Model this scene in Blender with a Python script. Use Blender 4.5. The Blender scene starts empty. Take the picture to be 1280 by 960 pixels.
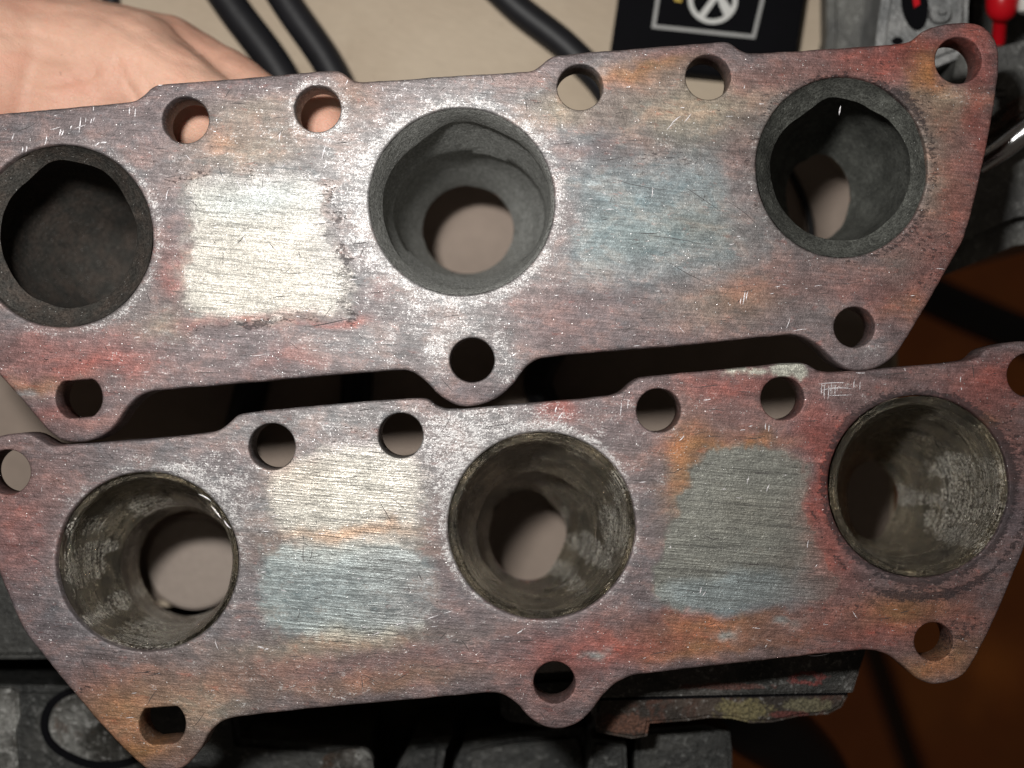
import bpy, bmesh, math, random
import numpy as np
from mathutils import Vector, noise, geometry, Matrix
random.seed(7); rng = np.random.default_rng(7)

# ------------------------------------------------------------------ camera, light, exposure
S = 0.155e-3          # metres per photo pixel on the flange face
D = 0.30              # lens to flange face
ZF = 0.50             # height of the flange face above the floor
scn = bpy.context.scene
C = scn.collection
cam = bpy.data.objects.new('camera', bpy.data.cameras.new('camera')); C.objects.link(cam)
cam.location = (0, 0, ZF + D)
cam.data.sensor_width = 36; cam.data.lens = 36 * D / (1280 * S)
cam.data.clip_start = 0.01; cam.data.clip_end = 20
cam.data.dof.use_dof = True; cam.data.dof.focus_distance = D; cam.data.dof.aperture_fstop = 10
scn.camera = cam
world = bpy.data.worlds.new('World'); scn.world = world; world.use_nodes = True
world.node_tree.nodes['Background'].inputs[0].default_value = (1.0, 0.86, 0.72, 1)
world.node_tree.nodes['Background'].inputs[1].default_value = 0.06
ld = bpy.data.lights.new('camera_flash', 'AREA'); ld.shape = 'RECTANGLE'; ld.size = 0.030; ld.size_y = 0.018
ld.energy = 0.53; ld.color = (1.0, 0.975, 0.94); ld.spread = math.radians(112)
lo = bpy.data.objects.new('camera_flash', ld); C.objects.link(lo)
lo.location = (-0.050, 0.065, ZF + D + 0.004)
lo.rotation_euler = (math.radians(-4.5), math.radians(-3), 0)
scn.view_settings.view_transform = 'Standard'; scn.view_settings.look = 'None'
scn.view_settings.exposure = 0; scn.view_settings.gamma = 1
scn.cycles.max_bounces = 8
scn.cycles.sample_clamp_indirect = 4

def W(x, y, h=0.0):   # point at depth h below the flange face
    k = S * (D + h) / D
    return Vector(((x - 640) * k, (480 - y) * k, ZF - h))

# ------------------------------------------------------------------ helpers
def link(name, me, mat=None, parent=None):
    o = bpy.data.objects.new(name, me); C.objects.link(o)
    if mat is not None and not me.materials: me.materials.append(mat)
    if parent is not None: o.parent = parent
    return o
def tag(o, label=None, cat=None, group=None, kind=None):
    if label: o['label'] = label
    if cat: o['category'] = cat
    if group: o['group'] = group
    if kind: o['kind'] = kind
    return o
def empty(name, loc, label=None, cat=None, group=None, kind=None):
    o = bpy.data.objects.new(name, None); C.objects.link(o); o.location = loc; o.empty_display_size = .02
    return tag(o, label, cat, group, kind)
def put(o, parent):          # parent a mesh built in world coordinates under an Empty
    o.parent = parent; o.matrix_parent_inverse = Matrix.Translation(-parent.location); return o
def smooth(me, ang=35):
    me.polygons.foreach_set('use_smooth', [True] * len(me.polygons))
    me.set_sharp_from_angle(angle=math.radians(ang))
def pydata(name, v, f, mat=None, parent=None, ang=35):
    me = bpy.data.meshes.new(name); me.from_pydata([tuple(p) for p in v], [], f); me.update()
    bm = bmesh.new(); bm.from_mesh(me); bmesh.ops.recalc_face_normals(bm, faces=bm.faces); bm.to_mesh(me); bm.free()
    smooth(me, ang)
    o = link(name, me, mat)
    if parent is not None: put(o, parent)
    return o
def catmull(pts, step, closed=True):
    P = [Vector((p[0], p[1], 0)) for p in pts]; n = len(P); out = []
    rngi = range(n) if closed else range(n - 1)
    for i in rngi:
        if closed: a, b, c, d = P[(i-1) % n], P[i], P[(i+1) % n], P[(i+2) % n]
        else: a, b, c, d = P[max(i-1, 0)], P[i], P[i+1], P[min(i+2, n-1)]
        L = (c - b).length; k = max(1, int(L / step))
        # centripetal-ish tangents
        la, lb, lc = max((b-a).length, 1e-6), max(L, 1e-6), max((d-c).length, 1e-6)
        m1 = (c - a) / (la + lb) * lb; m2 = (d - b) / (lb + lc) * lb
        for j in range(k):
            t = j / k; t2 = t*t; t3 = t2*t
            out.append(b*(2*t3-3*t2+1) + m1*(t3-2*t2+t) + c*(-2*t3+3*t2) + m2*(t3-t2))
    if not closed: out.append(P[-1])
    return [(p.x, p.y) for p in out]
def area2(l):
    return sum(l[i][0]*l[(i+1) % len(l)][1] - l[(i+1) % len(l)][0]*l[i][1] for i in range(len(l)))
def offset(loop, d):         # move a loop (CCW) inwards by d
    n = len(loop); out = []
    for i in range(n):
        ax, ay = loop[(i-2) % n]; bx, by = loop[(i+2) % n]
        tx, ty = bx-ax, by-ay; L = math.hypot(tx, ty) or 1
        out.append((loop[i][0] - ty/L*d, loop[i][1] + tx/L*d))
    return out
def inside(px, py, loop):
    l = np.array(loop); x1, y1 = l[:, 0], l[:, 1]; x2, y2 = np.roll(x1, -1), np.roll(y1, -1)
    r = np.zeros(len(px), bool)
    for i in range(len(l)):
        c = (y1[i] > py) != (y2[i] > py)
        with np.errstate(divide='ignore', invalid='ignore'):
            r ^= c & (px < (x2[i]-x1[i]) * (py-y1[i]) / (y2[i]-y1[i] + 1e-30) + x1[i])
    return r

# ------------------------------------------------------------------ shader helpers
class G:
    def __init__(s, name):
        s.m = bpy.data.materials.new(name); s.m.use_nodes = True; s.t = s.m.node_tree
        s.b = s.t.nodes['Principled BSDF']; s.out = s.t.nodes['Material Output']
        s.co = s.t.nodes.new('ShaderNodeTexCoord').outputs['Object']
    def set(s, sock, v):
        if isinstance(v, bpy.types.NodeSocket): s.t.links.new(v, sock)
        elif v is not None:
            if isinstance(v, (tuple, list)) and len(v) == 3 and sock.type == 'RGBA': v = (*v, 1)
            sock.default_value = v
    def mp(s, scale=(1, 1, 1), rot=0, loc=(0, 0, 0)):
        n = s.t.nodes.new('ShaderNodeMapping'); s.set(n.inputs[0], s.co)
        n.inputs['Scale'].default_value = scale
        if rot:
            r = s.t.nodes.new('ShaderNodeMapping'); s.set(r.inputs[0], s.co)
            r.inputs['Rotation'].default_value = (0, 0, rot); s.t.links.new(r.outputs[0], n.inputs[0])
        n.inputs['Location'].default_value = loc
        return n.outputs[0]
    def noise(s, vec=None, scale=1, detail=3, rough=.6, dist=0, col=False):
        n = s.t.nodes.new('ShaderNodeTexNoise'); s.set(n.inputs['Vector'], vec if vec is not None else s.co)
        n.inputs['Scale'].default_value = scale; n.inputs['Detail'].default_value = detail
        n.inputs['Roughness'].default_value = rough; n.inputs['Distortion'].default_value = dist
        return n.outputs[1 if col else 0]
    def voro(s, vec=None, scale=1, out='Distance', feat='F1', rnd=1):
        n = s.t.nodes.new('ShaderNodeTexVoronoi'); s.set(n.inputs['Vector'], vec if vec is not None else s.co)
        n.inputs['Scale'].default_value = scale; n.feature = feat; n.inputs['Randomness'].default_value = rnd
        return n.outputs[out]
    def ma(s, op, a, b=None, c=None, clamp=False):
        n = s.t.nodes.new('ShaderNodeMath'); n.operation = op; n.use_clamp = clamp
        s.set(n.inputs[0], a); s.set(n.inputs[1], b)
        if c is not None: s.set(n.inputs[2], c)
        return n.outputs[0]
    def step(s, v, lo, hi, a=0., b=1.):
        n = s.t.nodes.new('ShaderNodeMapRange'); n.interpolation_type = 'SMOOTHSTEP'
        s.set(n.inputs['Value'], v); s.set(n.inputs['From Min'], lo); s.set(n.inputs['From Max'], hi)
        n.inputs['To Min'].default_value = a; n.inputs['To Max'].default_value = b
        return n.outputs[0]
    def mix(s, f, a, b, typ='MIX'):
        n = s.t.nodes.new('ShaderNodeMix'); n.data_type = 'RGBA'; n.blend_type = typ
        s.set(n.inputs[0], f); s.set(n.inputs[6], a); s.set(n.inputs[7], b)
        return n.outputs[2]
    def mul(s, col, v): 
        n = s.t.nodes.new('ShaderNodeVectorMath'); n.operation = 'SCALE'
        s.set(n.inputs[0], col); s.set(n.inputs[3], v); return n.outputs[0]
    def attr(s, name, out='Color'):
        n = s.t.nodes.new('ShaderNodeAttribute'); n.attribute_name = name; return n.outputs[out]
    def sep(s, v):
        n = s.t.nodes.new('ShaderNodeSeparateXYZ'); s.set(n.inputs[0], v); return n.outputs
    def bump(s, h, dist, strength=1., prev=None):
        n = s.t.nodes.new('ShaderNodeBump'); s.set(n.inputs['Height'], h)
        n.inputs['Distance'].default_value = dist; s.set(n.inputs['Strength'], strength)
        if prev is not None: s.set(n.inputs['Normal'], prev)
        return n.outputs[0]
    def bsdf(s, **k):
        names = dict(col='Base Color', rough='Roughness', metal='Metallic', normal='Normal', spec='Specular IOR Level',
                     sss='Subsurface Weight', sssr='Subsurface Radius', ssss='Subsurface Scale', coat='Coat Weight', coatr='Coat Roughness')
        for a, v in k.items(): s.set(s.b.inputs[names[a]], v)
        return s.m

ROT = math.radians(-4.9)
def flange_material(name, spec_seed):
    g = G(name)
    tint = g.attr('tint'); mk = g.sep(g.attr('mask')); bare, chip, dark = mk[0], mk[1], mk[2]
    off = (spec_seed, spec_seed*.7, 0)
    R = math.radians(4.9)
    brush = g.noise(g.mp((110, 2600, 300), R, off), 1, 3, .65)
    brush2 = g.noise(g.mp((45, 900, 300), R, off), 1, 3, .6)
    grain = g.noise(g.mp((1, 1, 1), 0, off), 3400, 2, .7)
    fine = g.noise(g.mp((1, 1.35, 1), R, off), 1500, 3, .75)
    mid = g.noise(g.mp((1, 1.5, 1), R, off), 430, 4, .72, .35)
    big = g.noise(g.mp((1, 1.6, 1), R, off), 120, 4, .65, .5)
    # bare brushed metal breaks through with ragged edges
    bsum = g.ma('ADD', bare, g.ma('MULTIPLY', g.ma('SUBTRACT', mid, .5), .55))
    bsum = g.ma('ADD', bsum, g.ma('MULTIPLY', g.ma('SUBTRACT', brush, .5), .35))
    bsum = g.ma('ADD', bsum, g.ma('MULTIPLY', g.ma('SUBTRACT', fine, .5), .55))
    bf = g.step(bsum, .46, .56)
    # oxide colour with mottling
    v = g.ma('MULTIPLY_ADD', g.step(mid, .3, .7), .42, .74)
    v = g.ma('MULTIPLY', v, g.ma('MULTIPLY_ADD', g.step(big, .3, .7), .45, .76))
    v = g.ma('MULTIPLY', v, g.ma('MULTIPLY_ADD', g.step(brush, .3, .7), .45, .78))
    v = g.ma('MULTIPLY', v, g.ma('MULTIPLY_ADD', fine, .7, .65))
    col = g.mul(tint, g.ma('MULTIPLY', v, 1.0))
    warm = g.step(big, .45, .66)
    col = g.mix(g.ma('MULTIPLY', warm, .32), col, g.mix(1, col, (1.32, .86, .66), 'MULTIPLY'))
    cool = g.step(g.noise(g.mp((1, 1.8, 1), R, (3, 5, 1)), 170, 4, .65, .4), .5, .7)
    col = g.mix(g.ma('MULTIPLY', cool, .5), col, g.mix(1, col, (.80, .98, 1.04), 'MULTIPLY'))
    rs = g.step(g.noise(g.mp((1, 2.4, 1), R, (7, 3, off[0])), 330, 4, .7, .4), .60, .68)
    redn = g.ma('MULTIPLY', rs, .30)
    col = g.mix(redn, col, g.mix(1, col, (1.5, .62, .50), 'MULTIPLY'))
    salt = g.sep(g.voro(g.mp((1, 1.25, 1), R, off), 4300, 'Color'))
    # light abraded flecks
    cs = g.ma('ADD', g.ma('MULTIPLY', fine, .7), g.ma('MULTIPLY', grain, .45))
    cs = g.ma('ADD', cs, g.ma('MULTIPLY', g.ma('SUBTRACT', mid, .5), .55))
    cs = g.ma('ADD', cs, g.ma('MULTIPLY', g.ma('SUBTRACT', brush, .5), .28))
    cs = g.ma('ADD', cs, g.ma('MULTIPLY', g.ma('MINIMUM', chip, .8), .32))
    cs = g.ma('ADD', cs, g.ma('MULTIPLY', g.ma('SUBTRACT', g.noise(g.mp((1, 1.3, 1), R, (6, 2, 3)), 200, 4, .7, .4), .5), .45))
    cs = g.ma('ADD', cs, g.ma('MULTIPLY', g.ma('SUBTRACT', salt[1], .5), .16))
    cf = g.step(cs, .76, .90)
    col = g.mix(g.ma('MULTIPLY', cf, .8), col, (.44, .43, .425))
    col = g.mix(g.ma('MULTIPLY', g.ma('MAXIMUM', chip, 0), .22), col, (.42, .42, .42))
    # dark scale and pits
    ds = g.ma('ADD', g.ma('MULTIPLY', g.noise(g.mp((1, 2.0, 1), R, (1, 9, 4)), 900, 3, .7), .8), g.ma('MULTIPLY', dark, .34))
    ds = g.ma('ADD', ds, g.ma('MULTIPLY', g.ma('SUBTRACT', big, .5), .5))
    df = g.step(ds, .565, .66)
    col = g.mix(g.ma('MULTIPLY', df, .75), col, (.030, .024, .026))
    # bare metal colour
    bc = g.mul(tint, g.ma('MULTIPLY_ADD', brush, 1.5, .28)); bc = g.mul(bc, g.ma('MULTIPLY_ADD', g.step(big, .3, .7), .4, .75))
    bc = g.mix(g.ma('MULTIPLY', g.step(g.ma('ADD', brush2, g.ma('MULTIPLY', fine, .3)), .70, .80), .6), bc, g.mul(tint, .28))
    bc = g.mix(.10, bc, (.50, .49, .46))
    col = g.mix(bf, col, bc)
    metal = g.ma('MAXIMUM', g.ma('MULTIPLY', bf, .80), g.ma('MULTIPLY', cf, .5))
    metal = g.ma('MAXIMUM', metal, .48)
    rough = g.ma('MULTIPLY_ADD', bf, -.06, .55)
    rough = g.ma('ADD', rough, g.ma('MULTIPLY', g.ma('SUBTRACT', fine, .5), .35))
    rough = g.ma('SUBTRACT', rough, g.ma('MULTIPLY', cf, .12), clamp=True)
    col = g.mul(col, g.ma('MULTIPLY_ADD', g.ma('MULTIPLY', salt[0], salt[1]), .50, .86))
    # flash glints painted as tiny pale specks, also smoother and more metallic
    vc = g.voro(None, 3600, 'Color'); vs = g.sep(vc)
    spk = g.ma('MULTIPLY', g.step(vs[0], g.ma('MULTIPLY_ADD', chip, -.03, .975), .985), g.step(g.voro(None, 3600), .42, .30))
    rough = g.ma('SUBTRACT', rough, g.ma('MULTIPLY', spk, .2), clamp=True)
    metal = g.ma('MAXIMUM', metal, g.ma('MULTIPLY', spk, .9))
    col = g.mix(g.ma('MULTIPLY', spk, .8), col, (.75, .74, .74))
    hb = g.ma('ADD', g.ma('MULTIPLY', brush, g.ma('MULTIPLY_ADD', bf, .8, .55)), g.ma('MULTIPLY', grain, g.ma('MULTIPLY_ADD', bf, -.35, .6)))
    hb = g.ma('ADD', hb, g.ma('MULTIPLY', fine, g.ma('MULTIPLY_ADD', bf, -.6, 1.)))
    hb = g.ma('SUBTRACT', hb, g.ma('MULTIPLY', df, .5))
    hb = g.ma('ADD', hb, g.ma('MULTIPLY', g.ma('ADD', g.ma('MULTIPLY', vs[1], spk), g.ma('MULTIPLY', salt[2], .35)), 1.9))
    n = g.bump(hb, .00010, .85)
    n = g.bump(mid, .00025, .5, n)
    g.bsdf(col=col, metal=metal, rough=rough, normal=n, spec=.4)
    return g.m

def soot_material(name, base, light, rough=.75):
    g = G(name)
    a = g.noise(None, 260, 4, .65); f = g.noise(None, 2600, 2, .7); m = g.noise(None, 900, 3, .7)
    col = g.mix(g.step(a, .35, .7), base, light)
    col = g.mul(col, g.ma('MULTIPLY_ADD', m, 1.0, .5))
    vs = g.sep(g.voro(None, 3400, 'Color')); spk = g.ma('MULTIPLY', g.step(vs[0], .975, .985), g.step(g.voro(None, 3400), .42, .3))
    col = g.mul(col, g.ma('MULTIPLY_ADD', vs[1], .9, .6))
    col = g.mix(g.ma('MULTIPLY', spk, .8), col, (.5, .5, .48))
    n = g.bump(g.ma('ADD', f, m), .00022, .8)
    return g.bsdf(col=col, rough=rough, metal=g.ma('MULTIPLY', spk, .6), normal=n, spec=.25)

def stain_glint(g, x, y, rx, ry, h, ring=False):
    c = W(x, y, h)
    n = g.t.nodes.new('ShaderNodeVectorMath'); n.operation = 'SUBTRACT'; g.set(n.inputs[0], g.co); n.inputs[1].default_value = c
    n2 = g.t.nodes.new('ShaderNodeVectorMath'); n2.operation = 'MULTIPLY'; g.t.links.new(n.outputs[0], n2.inputs[0]); n2.inputs[1].default_value = (1/(rx*S), 1/(ry*S), 0)
    n3 = g.t.nodes.new('ShaderNodeVectorMath'); n3.operation = 'LENGTH'; g.t.links.new(n2.outputs[0], n3.inputs[0])
    d = g.ma('ADD', n3.outputs['Value'], g.ma('MULTIPLY', g.ma('SUBTRACT', g.noise(None, 420, 5, .75, .3), .5), 2.2))
    if ring: return g.ma('MULTIPLY', g.step(d, .4, .6), g.step(d, 1.15, .95))
    return g.step(d, 1.1, .75)
def oily_material(name):
    g = G(name)
    a = g.noise(None, 110, 5, .62, .6); m = g.noise(g.mp((1, 1, 3.0)), 500, 4, .7); f = g.noise(None, 1900, 3, .7)
    ring = g.noise(g.mp((90, 90, 1300)), 1, 3, .6)
    col = g.mix(g.step(a, .28, .75), (.12, .108, .088), (.36, .31, .23))
    col = g.mul(col, g.ma('MULTIPLY_ADD', g.step(ring, .3, .7), .7, .6))
    col = g.mix(g.step(g.noise(g.mp(loc=(4, 2, 0)), 160, 4, .6, .4), .60, .8), col, (.26, .25, .22))
    sl = g.sep(g.voro(None, 2600, 'Color'))
    glint = None  # glints put into the wall colour as bright patches
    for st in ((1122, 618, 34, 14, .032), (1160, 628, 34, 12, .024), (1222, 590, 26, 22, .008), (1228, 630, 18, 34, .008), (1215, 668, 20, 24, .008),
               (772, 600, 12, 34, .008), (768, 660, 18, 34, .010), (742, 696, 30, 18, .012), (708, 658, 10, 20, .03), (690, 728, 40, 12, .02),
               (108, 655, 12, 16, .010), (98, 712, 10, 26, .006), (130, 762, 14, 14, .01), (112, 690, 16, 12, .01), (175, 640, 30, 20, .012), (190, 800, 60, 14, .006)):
        k = stain_glint(g, *st); glint = k if glint is None else g.ma('MAXIMUM', glint, k)
    glint = g.ma('MULTIPLY', glint, g.step(g.ma('ADD', f, g.ma('MULTIPLY', ring, .5)), .70, .84))
    col = g.mix(g.ma('MULTIPLY', glint, .8), col, (.74, .71, .64))
    col = g.mul(col, g.ma('MULTIPLY_ADD', m, .8, .6)); col = g.mul(col, g.ma('MULTIPLY_ADD', sl[0], .8, .65))
    wet = g.step(g.noise(g.mp(loc=(9, 1, 3)), 90, 4, .6), .42, .60)
    rough = g.ma('MULTIPLY_ADD', wet, -.18, .30)
    rough = g.ma('ADD', rough, g.ma('MULTIPLY', g.ma('SUBTRACT', f, .5), .3))
    n = g.bump(g.ma('ADD', m, g.ma('MULTIPLY', ring, 1.0)), .0012, .9)
    n = g.bump(g.ma('ADD', f, g.ma('MULTIPLY', sl[1], 1.0)), .00050, 1., n)
    return g.bsdf(col=col, rough=rough, metal=g.ma('MULTIPLY_ADD', glint, -.35, .8), normal=n, spec=.8)

def cast_material(name, base, light, scale=700, metal=.5, rough=.5, speck=.3, rust=None, bump=.0006, stains=()):
    g = G(name)
    a = g.noise(None, scale*.12, 5, .6, .4); m = g.noise(None, scale, 4, .72); f = g.noise(None, scale*3.2, 2, .7)
    col = g.mix(g.step(a, .38, .66), base, light)
    col = g.mul(col, g.ma('MULTIPLY_ADD', m, 1.5, .28))
    col = g.mix(g.ma('MULTIPLY', g.step(g.ma('ADD', m, g.ma('MULTIPLY', f, .35)), .74, .86), speck), col, (.62, .62, .60))
    if rust:
        rr = g.step(g.noise(g.mp(loc=(2, 7, 1)), scale*.16, 5, .7, .6), .52, .64)
        col = g.mix(g.ma('MULTIPLY', rr, .75), col, rust)
    for st in stains:
        k = stain_glint(g, *st[:5], ring=len(st) > 6)
        col = g.mix(g.ma('MULTIPLY', k, .85), col, g.mul(st[5], g.ma('MULTIPLY_ADD', g.step(f, .3, .7), 1.1, .35)))
    n = g.bump(m, bump, .8); n = g.bump(f, bump*.35, .6, n)
    return g.bsdf(col=col, rough=g.ma('MULTIPLY_ADD', m, .35, rough-.15), metal=metal, normal=n)

def plain(name, col, rough=.5, metal=0, var=.25, scale=300, bump=.0002, spec=.5):
    g = G(name)
    m = g.noise(None, scale, 4, .65)
    return g.bsdf(col=g.mul(col, g.ma('MULTIPLY_ADD', m, var*2, 1-var)), rough=rough, metal=metal, spec=spec,
                  normal=g.bump(m, bump, .6))

def cardboard_material():
    g = G('cardboard')
    a = g.noise(None, 14, 5, .6); fib = g.noise(g.mp((1, 5, 1), .3), 260, 4, .7); f = g.noise(None, 2200, 2, .6)
    col = g.mix(g.step(a, .35, .65), (.40, .325, .245), (.46, .385, .295))
    col = g.mul(col, g.ma('MULTIPLY_ADD', fib, .28, .86))
    sp = g.step(g.noise(None, 330, 2, .5), .735, .76)
    col = g.mix(g.ma('MULTIPLY', sp, .6), col, (.10, .075, .05))
    st = g.step(g.noise(g.mp(loc=(3, 3, 3)), 42, 4, .6), .58, .72)
    col = g.mix(g.ma('MULTIPLY', st, .22), col, (.22, .17, .12))
    return g.bsdf(col=col, rough=.85, spec=.15, normal=g.bump(g.ma('ADD', fib, f), .00012, .5))

def skin_material():
    g = G('skin')
    a = g.noise(None, 45, 4, .55); b = g.noise(g.mp((1, 2.2, 1), .5), 420, 3, .65); f = g.noise(g.mp((1, 2.6, 1), .9), 1500, 3, .6)
    col = g.mix(g.step(a, .35, .68), (.56, .31, .225), (.66, .405, .30))
    col = g.mix(g.ma('MULTIPLY', g.step(g.noise(g.mp(loc=(5, 1, 1)), 70, 4, .6), .52, .7), .4), col, (.60, .27, .19))
    col = g.mul(col, g.ma('MULTIPLY_ADD', b, .20, .90))
    # dry pale flakes and small dirt specks
    col = g.mix(g.ma('MULTIPLY', g.step(g.noise(g.mp((1, 3, 1), 1.0), 900, 3, .7), .64, .74), .35), col, (.80, .62, .50))
    dirt = g.step(g.noise(g.mp(loc=(8, 4, 2)), 800, 2, .5), .715, .74)
    col = g.mix(g.ma('MULTIPLY', dirt, .35), col, (.20, .11, .08))
    wr = g.voro(g.mp((1, 1.7, 1), .6), 900, 'Distance', 'DISTANCE_TO_EDGE')
    n = g.bump(g.step(wr, 0, .12), .00006, .5); n = g.bump(g.ma('ADD', b, g.ma('MULTIPLY', f, .5)), .00022, .7, n)
    return g.bsdf(col=col, rough=.52, spec=.35, sss=.22, sssr=(1, .32, .18), ssss=.004, normal=n)

def tile_material():
    g = G('terracotta_tile')
    a = g.noise(None, 9, 5, .6, .5); b = g.noise(None, 60, 4, .6)
    col = g.mix(g.step(a, .35, .65), (.34, .085, .008), (.46, .135, .014))
    col = g.mul(col, g.ma('MULTIPLY_ADD', b, .5, .75))
    return g.bsdf(col=col, rough=.35, normal=g.bump(b, .0008, .4))

M = {}
M['card'] = cardboard_material(); M['skin'] = skin_material(); M['tile'] = tile_material()
M['grout'] = plain('tile_grout', (.05, .03, .02), .9)
M['rubber'] = plain('black_rubber', (.010, .010, .012), .5, 0, .4, 120, .0002, .3)
M['soot'] = soot_material('carbon_soot', (.055, .057, .051), (.095, .098, .088))
M['soot_haze'] = soot_material('hazy_carbon_soot', (.225, .228, .215), (.26, .263, .25), .75)  # soot lightened, putting the flash haze into its colour
M['soot_brown'] = soot_material('brown_carbon_soot', (.040, .038, .034), (.062, .050, .042))
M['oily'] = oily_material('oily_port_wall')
M['shell'] = cast_material('runner_cast_iron', (.04, .03, .028), (.09, .06, .05), 700, .3, .7, .1, (.16, .05, .02))
M['up'] = flange_material('upper_flange_oxide', 0.0)
M['lo'] = flange_material('lower_flange_oxide', 1.7)
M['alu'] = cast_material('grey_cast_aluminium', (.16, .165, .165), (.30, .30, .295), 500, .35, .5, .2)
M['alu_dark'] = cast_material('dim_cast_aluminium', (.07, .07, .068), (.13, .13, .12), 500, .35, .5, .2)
M['block'] = cast_material('greasy_engine_metal', (.018, .019, .018), (.05, .05, .046), 600, .4, .5, .15)
M['speck'] = cast_material('rough_sparkling_casting', (.05, .048, .042), (.34, .34, .32), 620, .6, .38, 1., (.10, .06, .04), .0022)
M['rusty'] = cast_material('rusty_block_edge', (.026, .020, .016), (.060, .044, .034), 700, .35, .6, .25, (.09, .035, .022), .0009, [(930, 889, 40, 17, .023, (.17, .145, .07)), (1012, 882, 36, 10, .023, (.14, .125, .075)), (985, 893, 30, 5, .023, (.11, .03, .025)), (790, 905, 40, 14, .023, (.12, .055, .035))])
M['head'] = cast_material('greasy_head_metal', (.022, .022, .020), (.06, .055, .05), 700, .4, .5, .25, None, .0006, [(1010, 848, 22, 9, .021, (.16, .035, .03), 1), (905, 858, 60, 5, .021, (.10, .04, .03))])
M['steel'] = plain('polished_steel', (.55, .55, .56), .22, 1, .2, 200)
M['black_print'] = plain('black_gloss_card', (.003, .003, .004), .75, 0, .3, 100, .0001, .06)
M['white_print'] = plain('white_ink', (.52, .52, .50), .6, 0, .15, 200)
M['grey_print'] = plain('grey_ink', (.30, .30, .29), .6, 0, .15, 200)
M['yellow_print'] = plain('yellow_ink', (.50, .34, .05), .6, 0, .15, 200)
M['red'] = plain('red_plastic', (.50, .006, .012), .3, 0, .15, 80)
M['white_plastic'] = plain('white_plastic', (.6, .6, .56), .4, 0, .1, 80)
M['redpaint'] = plain('red_paint_daub', (.35, .03, .025), .5, 0, .4, 600)

# ------------------------------------------------------------------ floor of terracotta tiles
fl = empty('floor', (0, 0, 0)); fl['kind'] = 'structure'
v = [(-1.6, -1.6, -.006), (1.6, -1.6, -.006), (1.6, 1.6, -.006), (-1.6, 1.6, -.006)]
put(pydata('grout', v, [(0, 1, 2, 3)], M['grout']), fl)
T = .20; gp = .012
bm = bmesh.new(); bmesh.ops.create_cube(bm, size=1)
bmesh.ops.scale(bm, vec=(T-gp, T-gp, .02), verts=bm.verts)
bmesh.ops.bevel(bm, geom=[e for e in bm.edges], offset=.002, segments=2, affect='EDGES')
tme = bpy.data.meshes.new('tile'); bm.to_mesh(tme); bm.free(); tme.materials.append(M['tile'])
ca, sa = math.cos(.32), math.sin(.32)
for i in range(-6, 7):
    for j in range(-6, 7):
        x, y = (i+.12)*T, (j+.37)*T
        o = link('tile', tme); o.parent = fl
        o.location = (x*ca - y*sa + .235, x*sa + y*ca - .04, -.010 + random.uniform(-.0006, .0006)); o.rotation_euler = (0, 0, .32)

# ------------------------------------------------------------------ prisms from traced outlines
def prism(name, pts, h0, h1, mat, parent=None, bev=.0006, step=None, rough=0, closed_curve=False):
    """solid with its top outline traced at depth h0 and walls going down to depth h1"""
    if step and closed_curve: pts = catmull(pts, step)
    P = [W(x, y, h0) for x, y in pts]
    if rough:
        P = [p + Vector((noise.noise(p*300), noise.noise(p*300+Vector((9, 9, 9))), 0))*rough for p in P]
    bm = bmesh.new()
    vs = [bm.verts.new(p) for p in P]; f = bm.faces.new(vs)
    if f.calc_area() and f.normal.z < 0: f.normal_flip()
    f.normal_update()
    if f.normal.z < 0: bmesh.ops.reverse_faces(bm, faces=[f])
    r = bmesh.ops.extrude_face_region(bm, geom=[f])
    nv = [g_ for g_ in r['geom'] if isinstance(g_, bmesh.types.BMVert)]
    bmesh.ops.translate(bm, vec=(0, 0, -(h1-h0)), verts=[v_ for v_ in vs])
    # after extrude the new cap stays on top
    bmesh.ops.recalc_face_normals(bm, faces=bm.faces)
    if bev:
        es = [e for e in bm.edges if all(abs(v_.co.z-(ZF-h0)) < 1e-6 for v_ in e.verts)]
        bmesh.ops.bevel(bm, geom=es, offset=bev, segments=2, affect='EDGES', clamp_overlap=True)
    me = bpy.data.meshes.new(name); bm.to_mesh(me); bm.free(); smooth(me, 40)
    o = link(name, me, mat)
    if parent is not None: put(o, parent)
    return o
def tube(name, pts, r, mat, parent=None, seg=14, taper=None, step=8):
    """pts = (x, y, depth); r in metres"""
    xy = catmull([(p[0], p[1]) for p in pts], step, False)
    # depth along the path
    L = [0]
    for i in range(1, len(xy)): L.append(L[-1] + math.hypot(xy[i][0]-xy[i-1][0], xy[i][1]-xy[i-1][1]))
    kl = [0]
    for i in range(1, len(pts)): kl.append(kl[-1] + math.hypot(pts[i][0]-pts[i-1][0], pts[i][1]-pts[i-1][1]))
    hs = np.interp(np.array(L)/L[-1]*kl[-1], kl, [p[2] for p in pts])
    P = [W(a[0], a[1], h) for a, h in zip(xy, hs)]
    V, F = [], []
    for i, p in enumerate(P):
        t = (P[min(i+1, len(P)-1)] - P[max(i-1, 0)]).normalized()
        u = t.cross(Vector((0, 0, 1))); u = u.normalized() if u.length > 1e-6 else Vector((1, 0, 0)); w = u.cross(t)
        rr = r if taper is None else r*np.interp(i/(len(P)-1), *taper)
        for k in range(seg):
            a = 2*math.pi*k/seg; V.append(p + u*math.cos(a)*rr + w*math.sin(a)*rr)
    for i in range(len(P)-1):
        for k in range(seg):
            a, b = i*seg+k, i*seg+(k+1) % seg; F.append((a, b, b+seg, a+seg))
    F.append(tuple(range(seg))); F.append(tuple(range(len(V)-seg, len(V))))
    return pydata(name, V, F, mat, parent, 60)

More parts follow.
